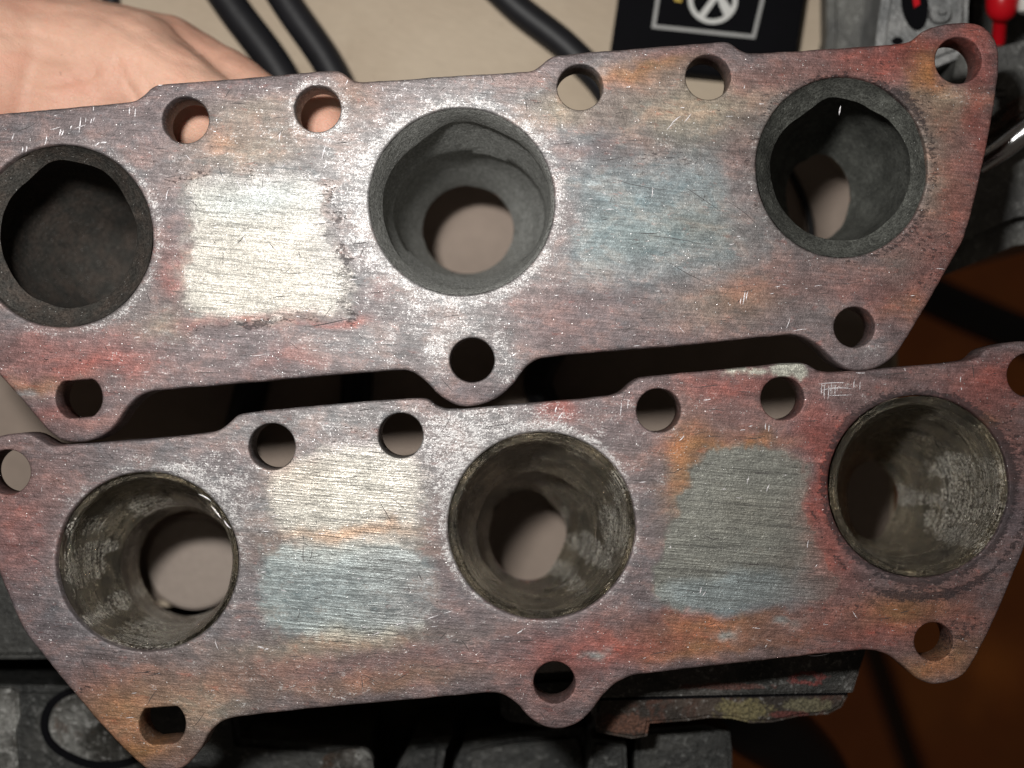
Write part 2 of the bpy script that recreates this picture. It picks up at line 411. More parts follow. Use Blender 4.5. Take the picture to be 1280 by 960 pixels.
HC = .080      # cardboard depth
box = empty('cardboard_box', (0, 0, 0))
tag(box, 'plain beige cardboard lying behind and under the two flanges', 'cardboard')
prism('top_panel', [(-420, -330), (1052, -330), (1040, 0), (1012, 120), (1125, 300), (1118, 700), (1100, 742), (-420, 770)], HC, HC+.004, M['card'], box, .0004)
b0 = prism('side_panel', [(-415, -325), (1045, -325), (1033, 0), (1005, 120), (1117, 302), (1110, 698), (1092, 737), (-415, 764)], HC+.0042, ZF-.001, M['card'], box, 0)

M['dim_sheet'] = plain('grey_brown_dim_sheet', (.255, .205, .170), .85, 0, .22, 90, .0002, .2)  # sheet added over the cardboard, its colour darkened to look less lit
tag(prism('dimming_sheet', [(-400, 250), (300, 235), (620, 178), (640, 178), (1000, 150), (1118, 302), (1112, 690), (1090, 735), (-400, 760)], HC-.0012, HC-.0003, M['dim_sheet'], None, .0002),
    'added dull grey brown sheet on the cardboard, dimming what shows through the ports and bolt holes', 'sheet')
# ------------------------------------------------------------------ hoses and cable on the cardboard
def hose(pts, r, label):
    o = tube('rubber_hose', pts, r, M['rubber'], None, 18)
    tag(o, label, 'hose', 'black hoses lying on the cardboard'); return o
hr = .0041; hh = HC - .0014 - hr
hose([(150, -330, hh), (210, -120, hh), (284, 0, hh), (350, 92, hh), (392, 190, hh), (345, 330, hh), (318, 470, hh), (300, 560, hh), (330, 740, hh)], hr, 'thick black hose nearest the hand, crossing the cardboard above the upper flange')
hose([(250, -330, hh), (292, -110, hh), (356, 0, hh), (418, 95, hh), (448, 190, hh), (452, 330, hh), (446, 480, hh), (440, 600, hh), (470, 740, hh)], .0038, 'black hose parallel to and right of the one by the hand')
hose([(430, -330, hh), (540, -105, hh), (636, 0, hh), (712, 62, hh), (765, 125, hh), (800, 260, hh), (715, 400, hh), (672, 480, hh), (730, 560, hh), (850, 640, hh), (900, 730, hh)], .0036, 'black hose entering behind the upper flange left of the black booklet')
hose([(128, -330, HC-.0022), (134, -100, HC-.0022), (139, 10, HC-.0022), (144, 80, HC-.0022), (140, 150, HC-.0022)], .0022, 'short thin black tube showing just above the hand')
tag(tube('thin_cable', [(900, 30, HC-.0024), (940, 150, HC-.0024), (985, 210, HC-.0024), (1008, 258, HC-.0024), (1014, 300, HC-.0024), (1000, 380, HC-.0024)], .0009, M['rubber']),
    'thin dark cable seen through the right port of the upper flange', 'cable')

# ------------------------------------------------------------------ black booklet with a printed frame and emblem
bk = empty('black_booklet', W(880, 0, HC-.008))
tag(bk, 'black booklet with a white framed round emblem lying on the cardboard', 'booklet')
hb = HC - .007
prism('cover', [(800, -230), (1040, -215), (1006, 0), (990, 104), (761, 82), (773, 0)], hb, HC-.0002, M['black_print'], bk, .0006)
def strip(name, pts, w, h, mat, parent, closed=False, t=.0002):
    """flat printed line following a polyline in photo pixels"""
    V = []; n = len(pts); F = []
    for i in range(n):
        a = Vector(pts[(i-1) % n] if (closed or i > 0) else pts[i]); b = Vector(pts[(i+1) % n] if (closed or i < n-1) else pts[i])
        p = Vector(pts[i]); d1 = (p-a); d2 = (b-p)
        d1 = d1.normalized() if d1.length else d2.normalized(); d2 = d2.normalized() if d2.length else d1
        t_ = (d1+d2).normalized(); nn = Vector((-t_.y, t_.x)); k = 1/max(.5, nn.dot(Vector((-d1.y, d1.x))))
        ww = w[i] if isinstance(w, (list, tuple)) else w
        for sgn in (-1, 1):
            q = p + nn*sgn*ww*.5*k; V += [W(q.x, q.y, h), W(q.x, q.y, h-t)]
    m = n if closed else n-1
    for i in range(m):
        a = i*4; b = ((i+1) % n)*4
        F += [(a+1, b+1, b+3, a+3), (a, a+1, b+1, b)[::-1], (a+2, a+3, b+3, b+2)]
    return pydata(name, V, F, mat, parent)
strip('printed_frame', [(850, -150), (822, 0), (817, 33), (942, 46), (953, 0), (980, -140)], 4.5, hb-.0001, M['grey_print'], bk, True)
ring = [(891+28*math.cos(a), 0+27*math.sin(a)) for a in [2*math.pi*i/40 for i in range(40)]]
strip('emblem_ring', ring, 6, hb-.0001, M['white_print'], bk, True)
strip('emblem_stroke', [(897, -20), (893, -2), (877, 20)], [5, 7, 8], hb-.00012, M['white_print'], bk)
strip('emblem_stroke', [(899, -6), (905, 6), (912, 19)], [8, 11, 13], hb-.00014, M['white_print'], bk)
strip('printed_spot', [(843, -1), (852, 1)], 4, hb-.0001, M['yellow_print'], bk)

# ------------------------------------------------------------------ metal castings, top right
gc = empty('gearbox_casting', W(1150, 0, .06))
tag(gc, 'pale grey aluminium casting with a dark oval opening, right of the booklet', 'casting')
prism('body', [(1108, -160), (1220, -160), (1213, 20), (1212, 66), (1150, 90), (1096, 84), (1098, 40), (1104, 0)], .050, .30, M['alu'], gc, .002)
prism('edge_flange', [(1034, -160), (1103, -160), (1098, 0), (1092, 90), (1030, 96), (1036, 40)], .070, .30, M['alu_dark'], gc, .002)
op = [(1144+17*math.cos(a)+3*math.sin(a), 4+34*math.sin(a)) for a in [2*math.pi*i/28 for i in range(28)]]
prism('opening', op, .0496, .060, M['black_print'], gc, .0003)
prism('boss', [(1178+13*math.cos(a), 14+12*math.sin(a)) for a in [2*math.pi*i/20 for i in range(20)]], .046, .052, M['alu'], gc, .0015)
prism('bolt_hole', [(1122+7*math.cos(a), 51+5*math.sin(a)) for a in [2*math.pi*i/16 for i in range(16)]], .0495, .055, M['black_print'], gc, 0)
prism('opening_stripe', [(1136, -20), (1148, -20), (1152, 6), (1142, 12)], .0494, .056, M['red'], gc, .0003)

rc = empty('bellhousing_casting', W(1250, 200, .10))
tag(rc, 'dull grey rounded casting at the right edge beside the upper flange', 'casting')
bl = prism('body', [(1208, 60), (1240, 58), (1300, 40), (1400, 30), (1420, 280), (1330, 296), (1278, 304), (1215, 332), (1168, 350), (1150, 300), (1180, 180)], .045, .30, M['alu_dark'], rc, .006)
tube('steel_rod', [(1225, 205, .040), (1256, 184, .036), (1290, 158, .034), (1340, 120, .034)], .0024, M['steel'], rc, 16)
prism('rusty_web', [(1210, 170), (1262, 128), (1300, 106), (1310, 124), (1262, 160), (1222, 188)], .040, .048, M['rusty'], rc, .0012)
prism('bolt_pad', [(1252+15*math.cos(a), 108+11*math.sin(a)) for a in [2*math.pi*i/20 for i in range(20)]], .041, .046, M['alu_dark'], rc, .0012)

rp = empty('plastic_handle', W(1250, 10, .08))
tag(rp, 'bright red plastic handle in the top right corner', 'handle')
tube('grip', [(1262, -130, .062), (1256, -60, .060), (1253, 0, .060), (1250, 26, .062)], .0038, M['red'], rp, 20, ([0, .7, .93, 1], [1.1, 1.05, .95, .5]))
tube('neck', [(1250, 24, .063), (1249, 40, .066), (1248, 52, .068)], .0016, M['red'], rp, 14)
tag(tube('bottle_cap', [(1290, -40, .060), (1284, 0, .060), (1281, 16, .060)], .0026, M['white_plastic'], None, 20, ([0, .8, 1], [1, 1, .6])),
    'small white plastic cap cut by the right edge of the frame beside the red handle', 'cap')
sc_ = prism('shadowed_block', [(1206, -160), (1500, -160), (1500, 80), (1206, 80)], .085, .32, M['block'], None, .002)
tag(sc_, 'dark greasy metal block under the red handle', 'metal block')

tag(tube('prop_bar', [(1090, 330, .26), (1170, 372, .26), (1260, 412, .26), (1400, 470, .26)], .0075, M['rubber'], None, 16),
    'dark bar crossing the orange floor right of the upper flange', 'bar')
tag(tube('drain_hose', [(905, 860, .10), (940, 900, .10), (985, 930, .11), (1020, 975, .12), (1050, 1060, .13)], .0095, M['rubber'], None, 20),
    'thick black hose curving out from under the rusty engine block', 'hose')

# ------------------------------------------------------------------ engine parts along the bottom
eb = empty('engine_block', W(120, 900, .2))
tag(eb, 'dark greasy engine block with rough sparkling pads, bottom left', 'engine block')
prism('upper_deck', [(-120, 640), (75, 640), (120, 700), (110, 824), (-120, 826)], .046, .30, M['block'], eb, .0015)
prism('recess_floor', [(-140, 790), (700, 800), (700, 1050), (-140, 1050)], .090, .31, M['block'], eb, 0)
prism('lower_deck', [(-120, 856), (60, 858), (230, 862), (292, 872), (300, 925), (400, 932), (455, 936), (470, 1040), (-120, 1040)], .044, .30, M['block'], eb, .0015)
gro = catmull([(50, 905), (58, 880), (78, 864), (105, 860), (150, 866), (185, 900), (190, 935), (165, 956), (120, 962), (80, 948), (58, 930)], 6)
prism('groove', gro, .0436, .046, M['black_print'], eb, 0)
pad = catmull([(60, 907), (67, 884), (84, 871), (106, 868), (145, 874), (176, 905), (180, 932), (160, 948), (120, 952), (85, 940), (66, 925)], 6)
prism('round_pad', pad, .0424, .046, M['speck'], eb, .0006)
prism('edge_pad', [(-120, 862), (12, 862), (22, 868), (24, 895), (18, 915), (22, 960), (20, 1040), (-120, 1040)], .0424, .046, M['speck'], eb, .0006)
prism('small_pad', catmull([(398, 962), (405, 946), (430, 938), (458, 940), (466, 960), (450, 990), (410, 990)], 6), .0424, .046, M['speck'], eb, .0006)

br = empty('bearing_bracket', W(540, 940, .2))
tag(br, 'dark metal bracket with slanted ribs below the middle of the lower flange', 'bracket')
prism('rib', [(515, 926), (565, 922), (556, 940), (540, 1040), (480, 1040), (494, 966)], .052, .20, M['block'], br, .002)
prism('rib', [(580, 930), (640, 918), (730, 912), (742, 960), (735, 1040), (560, 1040), (566, 962)], .054, .20, M['block'], br, .002)
prism('lug', [(624, 846), (728, 840), (732, 896), (700, 916), (664, 908), (636, 904), (626, 896)], .036, .20, M['block'], br, .002)

rb = empty('cylinder_head', W(900, 880, .2))
tag(rb, 'rusty layered metal block with a yellow crusted patch under the lower flange', 'cylinder head')
prism('top_layer', [(740, 790), (1088, 790), (1080, 820), (1066, 866), (1000, 867), (860, 870), (745, 873)], .021, .060, M['head'], rb, .0005, None, .0003)
prism('gasket_layer', [(748, 800), (1060, 800), (1058, 868.5), (1000, 869.5), (860, 873), (748, 876)], .0225, .030, M['black_print'], rb, 0)
prism('lower_layer', [(745, 810), (1062, 810), (1060, 871), (1053, 884), (1036, 893), (1000, 896), (968, 903), (940, 905), (915, 900), (885, 898), (862, 902), (812, 905), (810, 921), (790, 925), (745, 916)], .023, .075, M['rusty'], rb, .0008, None, .0004)
prism('cover_plate', [(796, 914), (880, 906), (912, 916), (915, 945), (914, 1040), (790, 1040)], .038, .22, M['block'], rb, .001, None, .0003)
prism('side_web', [(740, 924), (783, 928), (788, 1040), (735, 1040), (736, 960)], .034, .22, M['block'], rb, .001, None, .0003)

lid = tube('round_lid', [(241, 704, HC-.007), (241.2, 704, HC-.0004)], .0106, M['card'], None, 48, None, .1)
bpy.data.objects.remove(lid)
def disc(name, cx, cy, rad, h0, h1, mat):
    return prism(name, [(cx+rad*math.cos(a), cy+rad*math.sin(a)) for a in [2*math.pi*i/48 for i in range(48)]], h0, h1, mat, None, .0006)
M['lid'] = plain('tan_lid', (.27, .22, .185), .6, 0, .2, 500)
tag(disc('round_lid', 242, 704, 58, HC-.010, HC-.0014, M['lid']), 'round tan lid seen through the left port of the lower flange', 'lid')

# ------------------------------------------------------------------ the flanges
def fbm(x, y, s, seed=0):
    return noise.fractal(Vector((x*s, y*s, seed)), .9, 2.1, 4)

PAL = dict(P=(.165, .131, .134), R=(.28, .072, .055), r=(.205, .100, .088), O=(.36, .165, .055), Y=(.40, .34, .24), B=(.22, .27, .285), T=(.27, .33, .33),
           G=(.165, .168, .148), W=(.52, .54, .54), D=(.055, .055, .055), K=(.10, .09, .095), N=(.40, .385, .34), V=(.145, .112, .125), S=(.26, .25, .25), A=(.42, .42, .36), Q=(.205,.17,.175))

def flange(name, outline, holes, ports, blobs, masks, mat, parent, h0=0., seed=0, t=.0095):
    out = [tuple(W(x, y, h0).xy) for x, y in catmull(outline, 4.2)]
    if area2(out) < 0: out = out[::-1]
    out = [(x + .00016*noise.noise(Vector((x*260, y*260, seed))) + .00006*noise.noise(Vector((x*1100, y*1100, seed))),
            y + .00010*noise.noise(Vector((x*260, y*260, seed+5))) + .00006*noise.noise(Vector((x*1100, y*1100, seed+3)))) for x, y in out]
    loops = [(out, .00045, 1)]
    for hdef in holes:
        cx, cy, r = hdef[:3]; n = 44; l = []
        for i in range(n):
            a = 2*math.pi*i/n; x, y = cx+r*math.cos(a), cy-r*math.sin(a)
            if len(hdef) > 3:
                y = min(max(y, hdef[3]+(x-cx)*-.08), hdef[4]+(x-cx)*-.08)
            l.append(tuple(W(x, y, h0).xy))
        loops.append((l, .00028, -1))
    for (cx, cy, rx, ry) in ports:
        n = 150
        l = [tuple(W(cx+rx*(1+.006*noise.noise(Vector((3*math.cos(a), 3*math.sin(a), seed+cx))))*math.cos(a), cy-ry*math.sin(a), h0).xy) for a in [2*math.pi*i/n for i in range(n)]]
        loops.append((l, .00040, -1))
    V2, E, tops = [], [], []
    for l, b, sg in loops:
        if area2(l) < 0: l = l[::-1]
        li = offset(l, b*sg); base = len(V2); V2 += li; n = len(li)
        E += [(base+i, base+(i+1) % n) for i in range(n)]; tops.append((l, li, b, sg, base, n))
    # interior grid
    sp = .00062
    xs = np.arange(min(p[0] for p in out), max(p[0] for p in out), sp); ys = np.arange(min(p[1] for p in out), max(p[1] for p in out), sp)
    gx, gy = np.meshgrid(xs, ys); gx = gx.ravel() + rng.uniform(-.0001, .0001, gx.size); gy = gy.ravel() + rng.uniform(-.0001, .0001, gy.size)
    keep = inside(gx, gy, offset(tops[0][0], .0010))
    for l, li, b, sg, base, n in tops[1:]:
        keep &= ~inside(gx, gy, offset(l, -.0009))
    V2 += list(zip(gx[keep], gy[keep]))
    vc, ve, vf, *_ = geometry.delaunay_2d_cdt([Vector(p) for p in V2], E, [], 0, 1e-9)
    P = np.array([(p.x, p.y) for p in vc]); Fa = np.array([f for f in vf if len(f) == 3])
    cen = P[Fa].mean(1)
    k = inside(cen[:, 0], cen[:, 1], tops[0][1])
    for l, li, *_r in tops[1:]: k &= ~inside(cen[:, 0], cen[:, 1], li)
    Fa = Fa[k]
    V = [(x, y, ZF-h0) for x, y in P]; F = [tuple(int(i) for i in f) for f in Fa]
    # map input loops to output indices
    from mathutils import kdtree
    kd = kdtree.KDTree(len(P))
    for i, p in enumerate(P): kd.insert((p[0], p[1], 0), i)
    kd.balance()
    backV, backE = [], []
    for l, li, b, sg, base, n in tops:
        prev = [kd.find((x, y, 0))[1] for x, y in li]
        for fo, fh in ((.70, .10), (.30, .38), (0, 1), (0, None)):
            hz = (t - b) if fh is None else b*fh
            ll = offset(l, b*sg*fo) if fo else l
            st = len(V); V += [(x, y, ZF-h0-hz) for x, y in ll]
            cur = list(range(st, st+n))
            for i in range(n):
                j = (i+1) % n; F.append((prev[i], cur[i], cur[j], prev[j]))
            prev = cur
        lb = offset(l, b*sg); st = len(V); V += [(x, y, ZF-h0-t) for x, y in lb]; cur = list(range(st, st+n))
        for i in range(n):
            j = (i+1) % n; F.append((prev[i], cur[i], cur[j], prev[j]))
        b0_ = len(backV); backV += [(lb[i], cur[i]) for i in range(n)]; backE += [(b0_+i, b0_+(i+1) % n) for i in range(n)]
    vb, _, fb, ov, *_ = geometry.delaunay_2d_cdt([Vector(p[0]) for p in backV], backE, [], 0, 1e-9)
    Pb = np.array([(p.x, p.y) for p in vb]); Fb = np.array([f for f in fb if len(f) == 3]); cb = Pb[Fb].mean(1)
    k = inside(cb[:, 0], cb[:, 1], offset(tops[0][0], tops[0][2]))
    for l, li, *_r in tops[1:]: k &= ~inside(cb[:, 0], cb[:, 1], li)
    for f in Fb[k]: F.append(tuple(backV[ov[int(i)][0]][1] for i in f))
    me = bpy.data.meshes.new(name); me.from_pydata(V, [], F); me.update()
    bm = bmesh.new(); bm.from_mesh(me); bmesh.ops.recalc_face_normals(bm, faces=bm.faces); bm.to_mesh(me); bm.free()
    smooth(me, 50); me.materials.append(mat)
    # colour of the oxide, region by region, and the bare / flecked / scaled masks
    A = np.array([tuple(v.co) for v in me.vertices]); kx = S*(D+h0)/D
    px = A[:, 0]/kx + 640; py = 480 - A[:, 1]/kx
    wx = np.array([fbm(a, b, .018, seed+1) for a, b in zip(px, py)]); wy = np.array([fbm(a, b, .018, seed+7) for a, b in zip(px, py)])
    w2 = np.array([fbm(a, b, .06, seed+3) for a, b in zip(px, py)])
    qx = px + 16*wx + 5*w2; qy = py + 13*wy - 5*w2
    col = np.tile(np.array(PAL['P']), (len(px), 1))
    def fall(x, y, rx, ry, soft, ang=-.085):
        ca_, sa_ = math.cos(ang), math.sin(ang); dx, dy = qx-x, qy-y
        u = (dx*ca_+dy*sa_)/rx; v_ = (-dx*sa_+dy*ca_)/ry
        if soft > .45: return np.exp(-(u*u+v_*v_)*1.1)
        d = (np.abs(u)**3.2+np.abs(v_)**3.2)**(1/3.2)       # boxy patch with a defined edge
        return np.clip((1+soft-d)/(2*soft), 0, 1)
    def poly(pts, w):
        l = catmull(pts, 12); w3 = np.array([fbm(u_, v_, .16, seed+9) for u_, v_ in zip(px, py)]); a_ = px + 9*w2 + 3*wx + 5*w3; b_ = py + 8*w2 + 3*wy - 4*w3
        dm = np.full(len(px), 1e9)
        for (x1, y1), (x2, y2) in zip(l, l[1:]+l[:1]):
            ex, ey = x2-x1, y2-y1; t_ = np.clip(((a_-x1)*ex+(b_-y1)*ey)/(ex*ex+ey*ey+1e-9), 0, 1)
            dm = np.minimum(dm, np.hypot(a_-x1-t_*ex, b_-y1-t_*ey))
        dm = np.where(inside(a_, b_, l), dm, -dm)
        return np.clip(.5+dm/(2*w), 0, 1)
    for b in blobs:
        if b[0] == 'poly': f = (poly(b[1], b[4])*b[3])[:, None]; c = b[2]; col = col*(1-f) + np.array(PAL[c])*f; continue
        x, y, rx, ry, c, st = b[:6]; soft = b[6] if len(b) > 6 else 1
        f = (fall(x, y, rx, ry, soft)*st)[:, None]; col = col*(1-f) + np.array(PAL[c])*f
    mk = np.zeros((len(px), 3))
    for b in masks:
        if b[0] == 'poly': mk[:, 'bcd'.index(b[2])] += poly(b[1], b[4])*b[3]; continue
        ch, x, y, rx, ry, st = b[:6]; soft = b[6] if len(b) > 6 else 1
        i = 'bcd'.index(ch)
        if len(b) > 7:   # ring around a port: rx = radius, ry = width
            d = np.hypot(px-x, py-y); f = np.exp(-((d-rx)/ry)**2)
            if b[7] is not None:
                a = np.arctan2(-(py-y), px-x); f *= .5+.5*np.cos(a-math.radians(b[7]))
        else: f = fall(x, y, rx, ry, soft)
        mk[:, i] = mk[:, i] + f*st
    for (cx, cy, rx, ry) in ports: pass
    mk = np.clip(mk, -.5, 1.2)
    def add(nm, arr):
        at = me.color_attributes.new(nm, 'FLOAT_COLOR', 'POINT')
        at.data.foreach_set('color', np.hstack([arr, np.ones((len(arr), 1))]).astype(np.float32).ravel())
    add('tint', np.clip(col, .01, .9)); add('mask', mk)
    o = link(name, me); put(o, parent); return o

def runner(name, rings, mat, parent, h0=0., seed=0, n=120, outer=2.6e-3, ang=32, lipmat=None):
    """rings: (cx, cy, rx, ry, depth, [bumps (deg, px, width)], noise px)"""
    V, F = [], []
    R = []
    for i, r in enumerate(rings):           # extra rings between widely spaced ones
        if i and r[4]-rings[i-1][4] > .004:
            a = rings[i-1]; k = int((r[4]-a[4])/.003)
            for j in range(1, k):
                t = j/k; R.append(tuple(a[q]*(1-t)+r[q]*t for q in range(5)) + ([], max(a[6] if len(a) > 6 else 0, 1.)))
        R.append(r)
    for r in R:
        cx, cy, rx, ry, h = r[:5]; bs = r[5] if len(r) > 5 else []; nz = r[6] if len(r) > 6 else .4
        for k in range(n):
            a = 2*math.pi*k/n; d = 0
            for (bd, bp, bw) in bs:
                dd = (math.degrees(a)-bd+180) % 360-180; d += bp*math.exp(-(dd/bw)**2)
            d += nz*(noise.noise(Vector((2.2*math.cos(a), 2.2*math.sin(a), seed+h*60)))*1.4 + .5*noise.noise(Vector((9*math.cos(a), 9*math.sin(a), seed+h*200))))
            V.append(W(cx+(rx+d)*math.cos(a), cy-(ry+d)*math.sin(a), h0+h))
    m = len(R)
    for i in range(m-1):
        for k in range(n):
            j = (k+1) % n; F.append((i*n+k, i*n+j, (i+1)*n+j, (i+1)*n+k))
    ins = pydata(name, V, F, mat, parent, ang)
    # cast outer shell with its cut end
    V, F = [], []
    Rs = [r for r in R if r[4] > .0106]
    prof = [(r, 0) for r in Rs]
    for r in Rs:
        for k in range(n):
            a = 2*math.pi*k/n
            e = outer/S
            V.append(W(r[0]+(r[2]+e)*math.cos(a), r[1]-(r[3]+e)*math.sin(a), h0+r[4]))
    q = len(Rs)
    for i in range(q-1):
        for k in range(n):
            j = (k+1) % n; F.append((i*n+k, i*n+j, (i+1)*n+j, (i+1)*n+k))
    st = len(V); r = R[-1]
    for k in range(n):
        a = 2*math.pi*k/n; V.append(W(r[0]+r[2]*math.cos(a), r[1]-r[3]*math.sin(a), h0+r[4]))
    for k in range(n):
        j = (k+1) % n; F.append(((q-1)*n+k, (q-1)*n+j, st+j, st+k))
    sh = pydata('cast_wall', V, F, M['shell'], parent, 40)
    sh.parent = ins; sh.matrix_parent_inverse = Matrix.Identity(4)
    return ins

# ---- lower manifold
LOH = .0004
lm = empty('exhaust_manifold', W(660, 690, .05))
tag(lm, 'lower exhaust manifold, with oily shiny ports and redder oxide, lying under the other', 'exhaust manifold', 'exhaust manifolds side by side')
lo_out = [(-42, 600), (-40, 572), (-25, 553), (0, 545), (20, 542), (38, 543), (50, 549), (62, 556), (78, 556), (180, 549), (262, 541), (275, 537), (288, 527), (298, 519), (310, 516), (420, 505), (518, 498), (533, 499), (545, 507), (556, 511), (575, 511),
          (650, 505), (760, 495), (775, 490), (786, 481), (796, 474), (806, 471), (900, 462), (998, 453), (1010, 456), (1022, 463), (1040, 465), (1120, 459), (1208, 451), (1222, 446), (1232, 437), (1248, 431), (1280, 427), (1310, 432), (1325, 450), (1328, 480),
          (1308, 580), (1285, 670), (1262, 730), (1232, 798), (1218, 825), (1205, 843), (1185, 853), (1165, 855), (1148, 849), (1132, 835), (1112, 820), (1095, 814), (1075, 813), (950, 826), (810, 842), (790, 845), (770, 854), (755, 868), (740, 888), (722, 904), (700, 911), (680, 908), (662, 897),
          (646, 880), (632, 870), (618, 866), (600, 867), (500, 876), (400, 885), (300, 896), (278, 902), (262, 916), (250, 938), (228, 960), (205, 968), (185, 962), (163, 944), (119, 898), (54, 819), (28, 784), (0, 718), (-26, 650)]
lo_holes = [(10, 590, 28), (340, 558, 29), (501, 544, 28), (823, 513, 27.5), (978, 498, 27), (1287, 469, 28), (693, 853, 26), (1167, 802, 24), (203, 905, 29, 884, 930)]
lo_ports = [(184, 702, 114, 112), (677, 657, 117, 117), (1148, 608, 113, 114)]
UB = [(236, 232), (300, 226), (392, 232), (404, 280), (424, 318), (438, 350), (434, 384), (398, 394), (330, 402), (262, 399), (232, 384), (227, 335), (240, 290), (232, 255)]
LA = [(345, 600), (400, 568), (470, 560), (520, 575), (532, 640), (524, 684), (450, 690), (380, 686), (340, 645)]
LB = [(332, 688), (380, 682), (520, 686), (546, 726), (551, 760), (520, 788), (430, 798), (340, 786), (324, 760), (326, 715)]
UR = [(716, 215), (800, 205), (900, 205), (944, 250), (948, 315), (900, 345), (720, 350), (705, 290)]
LR = [(885, 562), (960, 558), (1003, 575), (1012, 600), (1009, 640), (1028, 690), (1050, 728), (1040, 748), (985, 750), (900, 764), (830, 758), (813, 732), (828, 680), (853, 610)]
lo_blobs = [
    (40, 620, 90, 60, 'r', .6), (20, 680, 60, 60, 'R', .45), (90, 590, 60, 25, 'r', .5), (180, 575, 120, 20, 'P', .6),
    (60, 790, 60, 60, 'V', .5), (150, 850, 90, 35, 'r', .7), (160, 890, 80, 40, 'O', .75), (170, 940, 60, 25, 'O', .8), (250, 880, 70, 30, 'Y', .55), (300, 850, 90, 25, 'O', .4),
    (185, 702, 140, 140, 'B', .45), 
    (300, 535, 60, 20, 'S', .5), (430, 520, 110, 22, 'S', .8), (430, 575, 100, 45, 'S', .7), (390, 600, 45, 25, 'O', .55), (440, 610, 80, 30, 'N', .85), (440, 690, 110, 14, 'O', .45),
    ('poly', LA, 'N', .7, 10), ('poly', LB, 'T', .75, 8), (430, 668, 100, 8, 'O', .5), (500, 745, 50, 40, 'S', .35), (400, 740, 60, 30, 'B', .4), (430, 640, 105, 30, 'N', .7), (450, 660, 80, 8, 'O', .5),
    (430, 805, 130, 16, 'Y', .6), (450, 830, 160, 22, 'r', .5), (330, 860, 100, 20, 'P', .4), (480, 850, 120, 14, 'O', .4),
    (677, 657, 150, 150, 'Q', .5), (600, 560, 60, 40, 'S', .7), (560, 760, 60, 40, 'Q', .5), (640, 520, 60, 16, 'S', .6),
    (700, 512, 22, 12, 'R', .9), (690, 860, 60, 45, 'r', .6), (720, 820, 80, 30, 'R', .5), (820, 800, 120, 26, 'R', .65), (900, 780, 100, 20, 'O', .55), (870, 812, 60, 12, 'O', .6), (745, 815, 14, 6, 'T', .9), (860, 765, 50, 8, 'R', .6),
    (900, 500, 110, 40, 'r', .8), (930, 480, 90, 14, 'R', .5), (860, 590, 24, 50, 'O', .75), (850, 560, 30, 16, 'R', .5), (930, 558, 60, 10, 'O', .75), (910, 540, 60, 18, 'r', .6),
    (885, 560, 60, 22, 'O', .7), (850, 610, 20, 50, 'O', .6), ('poly', LR, 'G', 1., 5), (930, 640, 70, 30, 'Y', .12), (930, 740, 100, 22, 'B', .75, .3), (880, 640, 60, 60, 'G', .5), (1010, 700, 40, 40, 'G', .6),
    (1025, 600, 20, 95, 'R', .9), (1000, 800, 110, 14, 'O', .4), (1130, 775, 90, 14, 'R', .5), (1248, 470, 40, 26, 'R', .6), (1170, 765, 60, 14, 'O', .6), (1040, 700, 40, 50, 'R', .6), (1060, 540, 50, 30, 'R', .65), (1100, 480, 110, 20, 'r', .5), (1080, 770, 120, 40, 'r', .75), (1080, 800, 80, 20, 'R', .5), (1120, 760, 50, 20, 'O', .6), (1150, 840, 50, 20, 'O', .6),
    (1230, 500, 60, 40, 'R', .6), (1262, 560, 40, 60, 'r', .8), (1215, 530, 30, 12, 'O', .8), (1260, 640, 40, 60, 'V', .6), (1210, 760, 50, 60, 'r', .7), (1190, 820, 40, 25, 'O', .5), (1240, 740, 20, 50, 'P', .5),
    ('poly', [(905, 465), (950, 457), (1000, 451), (1013, 458), (1008, 470), (985, 471), (960, 467), (930, 467)], 'A', .95, 2), (970, 812, 120, 8, 'P', .6), (905, 792, 12, 6, 'T', .8), (985, 780, 14, 5, 'T', .7),
]
lo_masks = [
    ('poly', LA, 'b', .36, 22), ('poly', LB, 'b', .48, 9), ('b', 440, 640, 110, 80, .24), ('b', 450, 800, 110, 20, .22), ('b', 420, 620, 100, 60, .40, .3), ('b', 470, 560, 80, 50, .32), ('b', 430, 820, 150, 40, .30), ('b', 420, 512, 120, 12, .35), ('poly', LR, 'b', .62, 4), ('poly', [(905, 465), (950, 457), (1000, 451), (1013, 458), (1008, 470), (985, 471), (960, 467), (930, 467)], 'b', .8, 2),
    ('b', 610, 570, 60, 40, .28), ('b', 560, 640, 20, 60, .2),
    ('c', 440, 600, 200, 120, .55), ('c', 250, 600, 60, 30, .5), ('c', 600, 540, 90, 40, .55), ('c', 680, 600, 200, 160, .25), ('c', 400, 850, 200, 60, .25), ('c', 850, 510, 140, 40, .15), ('c', 1050, 485, 40, 10, .5),
    ('c', 184, 702, 120, 10, .45, 1, 75), ('c', 677, 657, 121, 7, .75, 1, 130), ('c', 677, 657, 121, 4, .25, 1, None),
    ('d', 1148, 608, 118, 6, .9, 1, None), ('d', 1150, 610, 137, 5, .7, 1, -90), ('d', 184, 702, 118, 5, .35, 1, -100), ('d', 1240, 560, 60, 90, .5), ('d', 1150, 740, 130, 18, .45), ('d', 1190, 800, 50, 30, .5), ('d', 1060, 560, 40, 80, .2),
    ('d', 90, 860, 30, 12, .5), ('d', 672, 850, 12, 12, .6), ('d', 470, 530, 60, 25, .2), ('d', 1040, 790, 200, 40, .15), ('c', 1150, 700, 160, 200, -.12), ('d', 232, 900, 14, 14, .4),
]
flange('flange', lo_out, lo_holes, lo_ports, lo_blobs, lo_masks, M['lo'], lm, LOH, 11)
